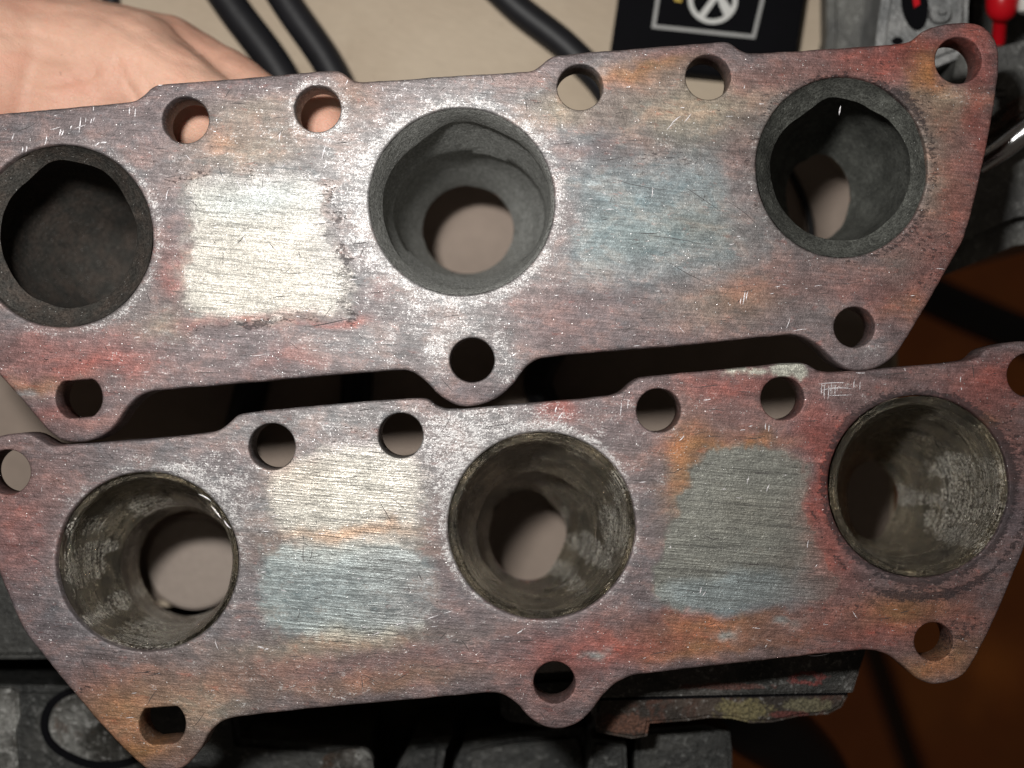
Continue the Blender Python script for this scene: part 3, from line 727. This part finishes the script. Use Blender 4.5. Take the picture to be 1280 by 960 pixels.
runner('port_runner', [(184, 702, 114, 112, .0006, [], .6), (184, 702, 111, 110, .0022), (186, 702, 108.5, 108.5, .0016, [(150, 2, 30)], .8), (187, 702, 106, 106.5, .0009, [], .7), (188, 702, 104, 105, .0016, [], .5), (192, 701, 99, 101, .008, [], 1),
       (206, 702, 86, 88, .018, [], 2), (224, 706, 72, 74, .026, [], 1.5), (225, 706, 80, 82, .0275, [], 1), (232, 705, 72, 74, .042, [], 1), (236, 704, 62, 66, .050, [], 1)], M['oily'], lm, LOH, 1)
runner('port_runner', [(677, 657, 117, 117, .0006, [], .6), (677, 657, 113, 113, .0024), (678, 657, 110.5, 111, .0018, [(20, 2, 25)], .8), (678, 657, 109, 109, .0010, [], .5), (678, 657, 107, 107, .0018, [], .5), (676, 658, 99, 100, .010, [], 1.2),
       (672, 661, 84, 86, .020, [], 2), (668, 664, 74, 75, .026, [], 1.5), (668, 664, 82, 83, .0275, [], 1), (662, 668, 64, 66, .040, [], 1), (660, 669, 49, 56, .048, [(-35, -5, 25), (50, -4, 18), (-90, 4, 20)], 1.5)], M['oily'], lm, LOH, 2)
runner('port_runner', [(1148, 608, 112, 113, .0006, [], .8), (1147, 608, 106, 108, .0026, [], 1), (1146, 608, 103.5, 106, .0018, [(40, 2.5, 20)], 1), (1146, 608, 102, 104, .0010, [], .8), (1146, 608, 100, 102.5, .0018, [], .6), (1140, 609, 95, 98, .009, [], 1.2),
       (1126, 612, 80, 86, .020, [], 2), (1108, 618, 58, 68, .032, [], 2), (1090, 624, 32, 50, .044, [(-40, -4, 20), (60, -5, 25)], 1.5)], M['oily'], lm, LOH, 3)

# ---- upper manifold
um = empty('exhaust_manifold', W(560, 290, .05))
tag(um, 'upper exhaust manifold, gripped by the hand, with dry black sooty ports', 'exhaust manifold', 'exhaust manifolds side by side')
up_out = [(-45, 146), (0, 142), (100, 133), (160, 127.5), (170, 125), (180, 118), (190, 109), (200, 105.5), (300, 98), (398, 89), (418, 88), (428, 91), (440, 99), (454, 102), (560, 95), (655, 89.5), (668, 87), (678, 80), (686, 73), (696, 69), (800, 60), (890, 53), (905, 52),
          (914, 54), (924, 61), (938, 66), (1030, 61), (1128, 54), (1140, 50), (1152, 40), (1168, 33), (1200, 28), (1222, 30), (1238, 40), (1247, 56), (1249, 82), (1243, 130), (1228, 210), (1206, 296), (1198, 311), (1165, 370), (1132, 425), (1117, 446), (1099, 458), (1080, 463),
          (1062, 462), (1044, 452), (1026, 435), (1010, 424), (992, 418.5), (975, 419), (850, 432), (750, 440), (692, 445.5), (672, 449), (658, 458), (648, 470), (638, 484), (622, 497), (602, 505), (583, 508), (565, 504), (548, 493), (534, 478), (522, 468), (508, 463), (492, 463),
          (400, 470), (300, 479), (202, 487.5), (186, 490), (170, 498), (158, 511), (146, 529), (132, 542), (115, 550), (95, 552.5), (76, 549), (62, 540), (40, 515), (0, 469), (-40, 420), (-80, 340), (-130, 240), (-140, 190), (-125, 160), (-90, 150)]
up_holes = [(-97, 185, 28), (232, 150, 29), (397, 136, 29), (725, 109, 28.5), (885, 96.5, 28), (1198, 75.5, 29), (590, 450, 28), (1068, 409, 25.5), (99, 497, 29, 475, 522)]
up_ports = [(78, 295, 113, 114), (577, 252, 116, 117), (1052, 209, 107, 113)]
up_blobs = [
    (60, 160, 180, 30, 'P', .8), (150, 200, 50, 60, 'P', .6), (215, 220, 40, 60, 'Q', .6), (205, 330, 25, 70, 'r', .6), (215, 350, 16, 25, 'R', .5),
    (320, 190, 90, 40, 'Y', .4), (280, 175, 30, 14, 'O', .4), (310, 140, 60, 20, 'Y', .3), (440, 120, 40, 35, 'O', .35), (430, 200, 40, 60, 'S', .6), ('poly', UB, 'N', .85, 12), (320, 245, 90, 30, 'B', .6), (410, 300, 20, 60, 'S', .5), (340, 218, 60, 12, 'S', .6),
    (60, 440, 90, 30, 'R', .55), (100, 470, 120, 30, 'r', .6), (50, 480, 50, 12, 'O', .45), (150, 440, 40, 30, 'R', .4), (200, 410, 30, 20, 'Y', .5), (80, 530, 60, 20, 'r', .6), (30, 490, 24, 4, 'B', .7),
    (78, 295, 135, 135, 'S', .5), (120, 375, 60, 30, 'G', .4),
    (300, 430, 120, 25, 'Q', .6), (420, 405, 50, 5, 'R', .7), (440, 408, 25, 5, 'R', .8), (370, 450, 60, 12, 'R', .35), (480, 360, 16, 10, 'R', .5), (450, 430, 80, 30, 'S', .5), (300, 400, 90, 6, 'R', .4),
    (577, 252, 165, 165, 'S', .75), (577, 252, 138, 138, 'W', .32), (590, 410, 60, 30, 'S', .5), (590, 450, 70, 30, 'S', .4), (590, 490, 60, 20, 'P', .6), (690, 390, 60, 40, 'r', .45), (560, 420, 70, 20, 'S', .5),  # pale halo round the middle port: flash haze put into the tint
    (700, 140, 40, 24, 'Y', .55), (800, 90, 70, 16, 'O', .55), (800, 85, 40, 8, 'O', .5), (840, 70, 60, 10, 'r', .5), (760, 80, 40, 12, 'B', .4), (840, 140, 90, 40, 'Y', .5), (860, 170, 80, 40, 'G', .6), (905, 130, 60, 30, 'Y', .35),
    (740, 180, 50, 30, 'V', .5), (730, 170, 40, 12, 'B', .4), (830, 200, 90, 20, 'K', .35), ('poly', UR, 'B', .8, 22), (800, 290, 90, 36, 'T', .55), (930, 225, 30, 14, 'B', .6), (880, 290, 60, 40, 'G', .5), (800, 340, 120, 16, 'S', .4), (790, 385, 140, 30, 'Q', .6), (900, 380, 80, 25, 'Y', .25), (700, 280, 24, 60, 'r', .4),
    (960, 100, 50, 20, 'r', .5), (1000, 90, 80, 20, 'r', .7), (1100, 80, 70, 30, 'R', .8), (1150, 60, 40, 20, 'R', .5), (1153, 92, 18, 34, 'O', .9), (1200, 126, 44, 18, 'Y', .75), (1175, 115, 14, 14, 'O', .5), (1230, 80, 20, 60, 'R', .55), (1215, 40, 40, 12, 'R', .5), (1180, 150, 50, 30, 'O', .3), (1200, 220, 30, 60, 'R', .55), (1175, 230, 25, 70, 'Y', .4), (1160, 320, 50, 40, 'R', .5),
    (930, 230, 24, 80, 'r', .5), (1000, 360, 90, 30, 'r', .5), (1110, 370, 60, 40, 'R', .45), (1080, 440, 40, 20, 'Q', .6), (1020, 390, 60, 24, 'S', .35), (1150, 300, 40, 50, 'r', .5), (1125, 330, 30, 20, 'G', .4), (930, 370, 40, 30, 'O', .25), (1130, 380, 30, 20, 'O', .3),
    (1052, 209, 118, 122, 'G', .5), (1120, 60, 90, 10, 'R', .6), (1225, 140, 18, 90, 'R', .6), (1190, 260, 16, 60, 'R', .5), (120, 455, 60, 14, 'R', .5), (60, 520, 30, 14, 'R', .4),
]
up_masks = [
    ('poly', UB, 'b', .66, 8), ('b', 345, 350, 80, 50, .12), ('b', 325, 235, 85, 26, .38, .35), ('b', 430, 210, 34, 50, .22), ('b', 425, 330, 40, 80, .22), ('b', 330, 200, 90, 30, .25), ('poly', UR, 'b', .40, 16), ('b', 860, 150, 90, 50, .28), ('b', 870, 62, 50, 6, .4), ('b', 700, 130, 40, 25, .2), ('b', 470, 330, 25, 70, .22),
    ('b', 410, 270, 7, 60, -.35), ('b', 425, 350, 8, 50, -.3),
    ('c', 330, 200, 200, 120, .30), ('c', 577, 252, 140, 30, .30, 1, None), ('c', 577, 252, 124, 8, .6, 1, None), ('c', 577, 252, 122, 5, .4, 1, 180), ('c', 450, 300, 60, 120, .25), ('c', 420, 440, 120, 30, .35), ('c', 550, 400, 60, 60, .3), ('c', 545, 445, 18, 24, .6), ('c', 630, 440, 16, 24, .7), ('c', 640, 470, 20, 10, .4),
    ('c', 78, 295, 120, 6, .6, 1, -20), ('c', 200, 420, 120, 60, .22), ('c', 60, 170, 140, 30, -.1), ('c', 1052, 209, 112, 5, .35, 1, 200), ('c', 850, 180, 60, 40, .25), ('c', 397, 136, 34, 6, .5, 1, None), ('c', 1085, 440, 30, 14, .45), ('c', 1200, 125, 36, 12, .5), ('c', 180, 480, 60, 20, .25),
    ('d', 1052, 209, 112, 6, .5, 1, 80), ('d', 1140, 130, 50, 30, .5), ('d', 1100, 70, 60, 14, .35), ('d', 1160, 320, 60, 60, .4), ('d', 60, 450, 60, 40, .25), ('d', 412, 262, 11, 40, .55), ('d', 438, 330, 9, 34, .55), ('d', 440, 388, 14, 14, .5), ('d', 300, 411, 70, 6, .45), ('d', 300, 215, 100, 12, .3), ('d', 215, 200, 40, 50, .2), ('d', 430, 360, 12, 50, .4), ('d', 330, 405, 110, 8, .35), ('d', 1200, 170, 40, 20, .3), ('d', 850, 205, 100, 14, .25), ('d', 1052, 209, 118, 5, .3, 1, None),
]
flange('flange', up_out, up_holes, up_ports, up_blobs, up_masks, M['up'], um, 0., 3)
runner('port_runner', [(78, 295, 113, 114, .0005, [], .6), (79, 295, 109, 110, .0022, [], 1), (87, 294, 86, 91, .0052, [(104, 4.5, 14), (128, -4, 18), (30, -2, 20)], 1.5), (87, 294, 85.5, 90.5, .0064, [(104, 4.5, 14), (128, -4, 18), (30, -2, 20)], 1.5),
       (86, 294, 95, 99, .0075, [], 1), (92, 299, 92, 92, .020, [], 1.5), (118, 312, 84, 80, .032, [], 2), (168, 335, 72, 62, .046, [], 2), (245, 345, 58, 54, .058, [], 2)], M['soot_brown'], um, 0, 4)
runner('port_runner', [(577, 252, 116, 117, .0005, [], .5), (577, 253, 112, 113, .0020, [], 1), (582, 258, 106, 103, .0075, [(95, 5, 16), (130, -3, 18)], 1.2), (583, 258.5, 105, 102, .0085, [(95, 5, 16), (130, -3, 18)], 1.2),
       (582, 258, 108, 105, .0095, [], 1), (588, 270, 93, 78, .026, [(120, 3, 20)], 1.2), (588, 271, 95, 81, .0272, [], 1), (587, 278, 80, 69, .040, [], 1.2), (586, 283, 66, 60, .046, [(170, 3, 30)], 1), (585, 287, 57, 55, .052, [], 1.)], M['soot_haze'], um, 0, 5)
runner('port_runner', [(1052, 209, 107, 113, .0005, [], .6), (1052, 210, 102, 108, .0022, [], 1), (1050, 213, 87, 88, .0052, [(100, 5, 11), (122, -4, 16), (60, -3, 10), (10, 1, 30)], 1.2), (1050, 213, 86.5, 87.5, .0064, [(100, 5, 11), (122, -4, 16), (60, -3, 10)], 1.2),
       (1048, 212, 94, 96, .0076, [], 1), (1044, 216, 90, 91, .016, [], 1.5), (1034, 230, 68, 78, .032, [], 2), (1022, 246, 40, 55, .044, [(110, -4, 25)], 1.5)], M['soot'], um, 0, 6)

# ------------------------------------------------------------------ the hand behind the upper flange
def cone_sphere(bm, a, b, ra, rb, n=16):
    """tapered capsule between two points"""
    d = b-a; L = d.length or 1e-6; q = d.to_track_quat('Z', 'Y').to_matrix().to_4x4()
    prof = []
    for i in range(7): t = -math.pi/2 + i*math.pi/2/6; prof.append((ra*math.cos(t), ra*math.sin(t)))
    for i in range(7): t = i*math.pi/2/6; prof.append((rb*math.cos(t), L + rb*math.sin(t)))
    rows = []
    for r, z in prof:
        rows.append([bm.verts.new(a + (q @ Vector((max(r, 1e-6)*math.cos(2*math.pi*k/n), max(r, 1e-6)*math.sin(2*math.pi*k/n), z)).to_4d()).to_3d()) for k in range(n)])
    for i in range(len(rows)-1):
        for k in range(n): bm.faces.new((rows[i][k], rows[i][(k+1) % n], rows[i+1][(k+1) % n], rows[i+1][k]))
    bm.faces.new(rows[0][::-1]); bm.faces.new(rows[-1])
bm = bmesh.new()
def chain(pts):
    for (x, y, h, r), (x2, y2, h2, r2) in zip(pts[:-1], pts[1:]):
        cone_sphere(bm, W(x, y, h), W(x2, y2, h2), r, r2)
# wrist and the heel of the hand coming in from the left
chain([(-420, 40, .050, .027), (-180, 62, .046, .027), (-20, 105, .038, .0235)])
chain([(-180, 120, .050, .024), (-20, 130, .042, .022), (90, 132, .036, .0165)])
chain([(-60, 60, .044, .020), (60, 88, .040, .0175), (150, 108, .034, .0130)])       # ball of the thumb
chain([(60, 82, .038, .0165), (160, 92, .035, .0138), (250, 142, .0285, .0095)])
chain([(110, 92, .046, .0170), (200, 92, .046, .0135), (270, 112, .042, .0100), (322, 134, .036, .0075)])     # thumb along the plate edge
# four fingers curled behind the plate
chain([(60, 150, .050, .016), (200, 150, .052, .0095), (290, 150, .044, .0085), (372, 158, .030, .0072), (404, 160, .0250, .0060)])
chain([(60, 200, .054, .015), (200, 205, .060, .0095), (275, 215, .055, .0080), (300, 225, .036, .0070), (310, 240, .0215, .0060)])
chain([(40, 250, .060, .014), (150, 440, .068, .0090), (250, 400, .062, .0080), (310, 370, .042, .0070), (330, 350, .0215, .0060)])
cone_sphere(bm, W(398, 138, .0285), W(424, 176, .0275), .0062, .0060)
me = bpy.data.meshes.new('hand_cage'); bm.to_mesh(me); bm.free()
tmp = bpy.data.objects.new('hand_cage', me); C.objects.link(tmp)
rmod = tmp.modifiers.new('r', 'REMESH'); rmod.mode = 'VOXEL'; rmod.voxel_size = .00085
smod = tmp.modifiers.new('s', 'SMOOTH'); smod.factor = .6; smod.iterations = 9
dg = bpy.context.evaluated_depsgraph_get(); hm = bpy.data.meshes.new_from_object(tmp.evaluated_get(dg))
bpy.data.objects.remove(tmp); hm.name = 'hand'
# skin folds pressed in along traced lines, and soft irregularity
folds = [([(246, 66), (266, 79), (300, 93), (335, 104)], .0004, 9), ([(146, 74), (152, 92), (160, 108), (172, 126)], .0008, 3.0), ([(166, 78), (178, 98), (190, 114)], .0005, 3.0), ([(60, 108), (95, 98), (118, 92)], .0003, 4), ([(150, 60), (200, 66), (245, 66)], -.0004, 14),
         ([(86, 12), (130, 22), (165, 40)], .0004, 6), ([(30, 96), (70, 104), (108, 98), (120, 88)], .0004, 2.5), ([(190, 58), (214, 74), (240, 80)], .0003, 3), ([(120, 60), (140, 84), (146, 104)], .0003, 2.5), ([(205, 40), (226, 52), (246, 66)], .0004, 5), ([(0, 40), (50, 46), (90, 60)], .0003, 4), ([(212, 96), (222, 104), (230, 112)], .0003, 2.5), ([(20, 60), (60, 72), (100, 74)], .0003, 8)]
hm.update(); HV = np.empty(len(hm.vertices)*3); hm.vertices.foreach_get('co', HV); HV = HV.reshape(-1, 3)
HN = np.empty(len(hm.vertices)*3); hm.vertices.foreach_get('normal', HN); HN = HN.reshape(-1, 3)
kk = S*(D+(ZF-HV[:, 2]))/D; hx = HV[:, 0]/kk+640; hy = 480-HV[:, 1]/kk
disp = np.zeros(len(HV))
for line, dep, wd in folds:
    l = catmull(line, 3, False); dmin = np.full(len(HV), 1e9)
    for a in l: dmin = np.minimum(dmin, np.hypot(hx-a[0], hy-a[1]))
    disp -= dep*np.exp(-(dmin/wd)**2)*(HN[:, 2] > .1)
disp += np.array([.0005*noise.noise(Vector(p)*70) + .0002*noise.noise(Vector(p)*260) for p in HV])
HV += HN*disp[:, None]; hm.vertices.foreach_set('co', HV.ravel()); hm.update(); smooth(hm, 180)
hand = link('hand', hm, M['skin'])
hm.materials.clear(); hm.materials.append(M['skin'])
tag(hand, 'bare hand reaching in from the left and gripping the upper manifold from behind', 'hand')

# ------------------------------------------------------------------ scratches cut into both faces
M['bright'] = plain('fresh_scratch_metal', (.62, .60, .62), .5, .8, .6, 2600, .0003)
M['dark_scratch'] = plain('dark_scratch', (.035, .028, .028), .7, 0, .3, 500)
def inpoly(x, y, loop): return bool(inside(np.array([x]), np.array([y]), loop)[0])
def scratches(parent, outline, ports, holes, explicit, n, mat, h, seed, wid=(.35, .8), ln=(3, 16)):
    rd = random.Random(seed); V, F = [], []
    def add(x, y, a, L, w):
        dx, dy = math.cos(a), -math.sin(a); k = 5; bend = rd.uniform(-.06, .06)*L
        st = len(V)
        for i in range(k+1):
            t = i/k; ww = w*(1-abs(2*t-1)**2)*.5+.08; off = bend*4*t*(1-t)
            cx, cy = x+dx*(t-.5)*L-dy*off, y+dy*(t-.5)*L+dx*off
            for sg in (-1, 1): V.append(W(cx-dy*sg*ww, cy+dx*sg*ww, h-.00003))
        for i in range(k):
            q = st+2*i; F.append((q, q+1, q+3, q+2))
    for e in explicit: add(e[0], e[1], e[2], e[3], e[4]*.7)
    m = 0; tries = 0
    while m < n and tries < n*8:
        tries += 1
        x, y = rd.uniform(0, 1280), rd.uniform(20, 950)
        if not inpoly(x, y, outline): continue
        if any(math.hypot((x-p[0])/(p[2]+9), (y-p[1])/(p[3]+9)) < 1.08 for p in ports): continue
        if any(math.hypot(x-q[0], y-q[1]) < q[2]+12 for q in holes): continue
        L = rd.uniform(*ln)*rd.random()+3; a = math.radians(4.9)+rd.gauss(0, .09) if rd.random() < .6 else rd.uniform(0, 3.14)
        e1 = (x+math.cos(a)*L*.6, y-math.sin(a)*L*.6); e2 = (x-math.cos(a)*L*.6, y+math.sin(a)*L*.6)
        if not (inpoly(*e1, outline) and inpoly(*e2, outline)): continue
        if any(math.hypot(e[0]-p[0], e[1]-p[1]) < p[2]+4 for e in (e1, e2) for p in list(ports)+list(holes)): continue
        add(x, y, a, L, rd.uniform(*wid)); m += 1
    o = pydata('scratch_marks', V, F, mat, parent); o['kind'] = 'stuff'
    return o
up_ex = [(16, 171, 1.2, 9, 1.5), (28, 187, 1.4, 7, 1.8), (33, 186, 1.4, 8, 1.6), (57, 175, 1.35, 14, 1.4), (75, 165, 1.3, 9, 2.4), (78, 166, 1.2, 8, 2), (89, 159, 1., 5, 2), (100, 156, 1.45, 20, 1.7), (107, 150, 1.5, 6, 1), (114, 151, 1.3, 6, 1.4), (117, 149, 1.3, 6, 1),
         (162, 139, 1.5, 9, 1.6), (169, 141, 1.5, 11, 1.4), (122, 180, .7, 6, 2), (130, 178, .1, 8, 2), (930, 372, 1.4, 18, 1.6), (934, 370, 1.4, 12, 1.4), (926, 376, 1.4, 8, 1), (1050, 138, 1.4, 12, 2.4), (310, 238, 1.9, 22, 1.2), (322, 240, 2.2, 20, 1.1), (300, 232, 2.1, 18, 1), (305, 300, 2.0, 24, 1),
         (845, 150, .7, 16, 1.2), (860, 147, .9, 14, 1), (838, 158, .8, 12, 1), (700, 250, 1.4, 22, .9), (815, 240, 1.5, 14, .9), (405, 190, 1.3, 20, 1), (350, 170, 1.4, 14, 1)]
lo_ex = [(1027+i*4.2, 486+(i % 3)*2, 1.5, 14+(i*7) % 9, 1.0) for i in range(5)] + [(1040, 479, .05, 34, 1.0), (1046, 487, .05, 40, 1.1), (1050, 494, .03, 30, .9), (1068, 480, 1.5, 12, 1), (1075, 482, 1.5, 10, 1), (1201, 474, 1.5, 7, 1.2), (1202, 486, 1.5, 3, 2),
         (326, 809, -.3, 9, 2.6), (333, 811, .1, 6, 2), (500, 780, .35, 14, 1.6), (540, 772, .35, 16, 1.4), (560, 765, .3, 12, 1.2), (650, 789, .6, 10, 2), (470, 792, .35, 12, 1.2), (270, 640, -.9, 20, 2), (284, 655, -.9, 14, 2.2), (256, 622, -.5, 18, 2),
         (852, 548, .8, 8, 1.5), (935, 600, 1.3, 10, 1.2), (960, 610, 1.2, 10, 1.2), (1010, 680, 1.4, 10, 1.2), (876, 738, 1.3, 9, 1.6), (880, 742, .9, 7, 1.6), (957, 533, 1.5, 8, 1.4), (961, 535, 1.5, 9, 1.2), (776, 510, 1.5, 20, .9), (785, 505, 1.5, 12, .9), (700, 520, 1., 12, 1.8), (695, 512, 1.3, 8, 2), (271, 806, 1.9, 14, 1), (838, 684, 1.5, 3, 2.6)]
scratches(um, up_out, up_ports, up_holes, up_ex, 60, M['bright'], 0, 5)
scratches(um, up_out, up_ports, up_holes, [(560+300, 340, -.5, 60, .8), (800, 230, -.2, 70, .8), (880, 250, -.6, 70, .8), (840, 300, -.15, 80, .8), (930, 270, -.7, 60, .8), (410, 403, .2, 60, 1.5)], 120, M['dark_scratch'], -.00001, 6, (.4, .9), (10, 40))
scratches(lm, lo_out, lo_ports, lo_holes, lo_ex, 60, M['bright'], LOH, 7)
scratches(lm, lo_out, lo_ports, lo_holes, [(190, 872, 1.0, 24, .9)], 150, M['dark_scratch'], LOH-.00001, 8, (.4, .9), (10, 40))

# worn rims of the ports
def rim(ins, cx, cy, rx, ry, h, w, mat, gaps, seed, name='worn_rim', flat=.5):
    V, F = [], []; n = 220; q = 6
    for k in range(n):
        a = 2*math.pi*k/n; m = noise.noise(Vector((4*math.cos(a), 4*math.sin(a), seed)))+.35*noise.noise(Vector((22*math.cos(a), 22*math.sin(a), seed)))
        ww = w*max(.12, 1+1.5*m); wob = .5*noise.noise(Vector((7*math.cos(a), 7*math.sin(a), seed+4)))
        for j in range(q):
            b = 2*math.pi*j/q; rr = ww*math.cos(b)+wob
            p = W(cx+(rx+rr)*math.cos(a), cy-(ry+rr)*math.sin(a), h); p.z += ww*S*math.sin(b)*flat; V.append(p)
    for k in range(n):
        k2 = (k+1) % n
        for j in range(q): j2 = (j+1) % q; F.append((k*q+j, k2*q+j, k2*q+j2, k*q+j2))
    o = pydata(name, V, F, mat, None, 80); o.parent = ins; o.matrix_parent_inverse = Matrix.Translation(-ins.parent.location)
    return o
kids = [o for o in bpy.data.objects if o.name.startswith('port_runner')]
def near(x): return min((o for o in kids), key=lambda o: abs(sum(v.co.x for v in o.data.vertices[:120])/120 - W(x, 0, 0).x) + (0 if True else 0))
M['rimsteel'] = plain('worn_rim_steel', (.74, .72, .68), .45, .5, .6, 900, .0005)
M['rimgrey'] = plain('pale_scale', (.62, .63, .62), .7, .1, .6, 1500, .0004)
byx = {'L1': kids[0], 'L2': kids[1], 'L3': kids[2], 'U1': kids[3], 'U2': kids[4], 'U3': kids[5]}
rim(byx['L1'], 187, 702, 106, 107, .0013, .9, M['rimsteel'], None, 1); rim(byx['L1'], 184, 702, 114, 112, .0006, .8, M['rimgrey'], None, 12)
rim(byx['L2'], 678, 657, 109, 109, .0014, .7, M['rimsteel'], None, 2); rim(byx['L2'], 677, 657, 117, 117, .0006, 1.6, M['rimgrey'], None, 3)
rim(byx['L3'], 1146, 608, 102, 104, .0014, .9, M['rimsteel'], None, 4)
rim(byx['U2'], 577, 252, 117.5, 118.5, .0002, 2.2, M['rimgrey'], None, 5)
rim(byx['U2'], 577, 252, 123, 124, .00005, .9, M['rimgrey'], None, 6, 'scale_ring', .2)
rim(byx['U1'], 78, 295, 116, 117, .0001, 1.0, M['rimgrey'], None, 9, 'scale_ring', .2)
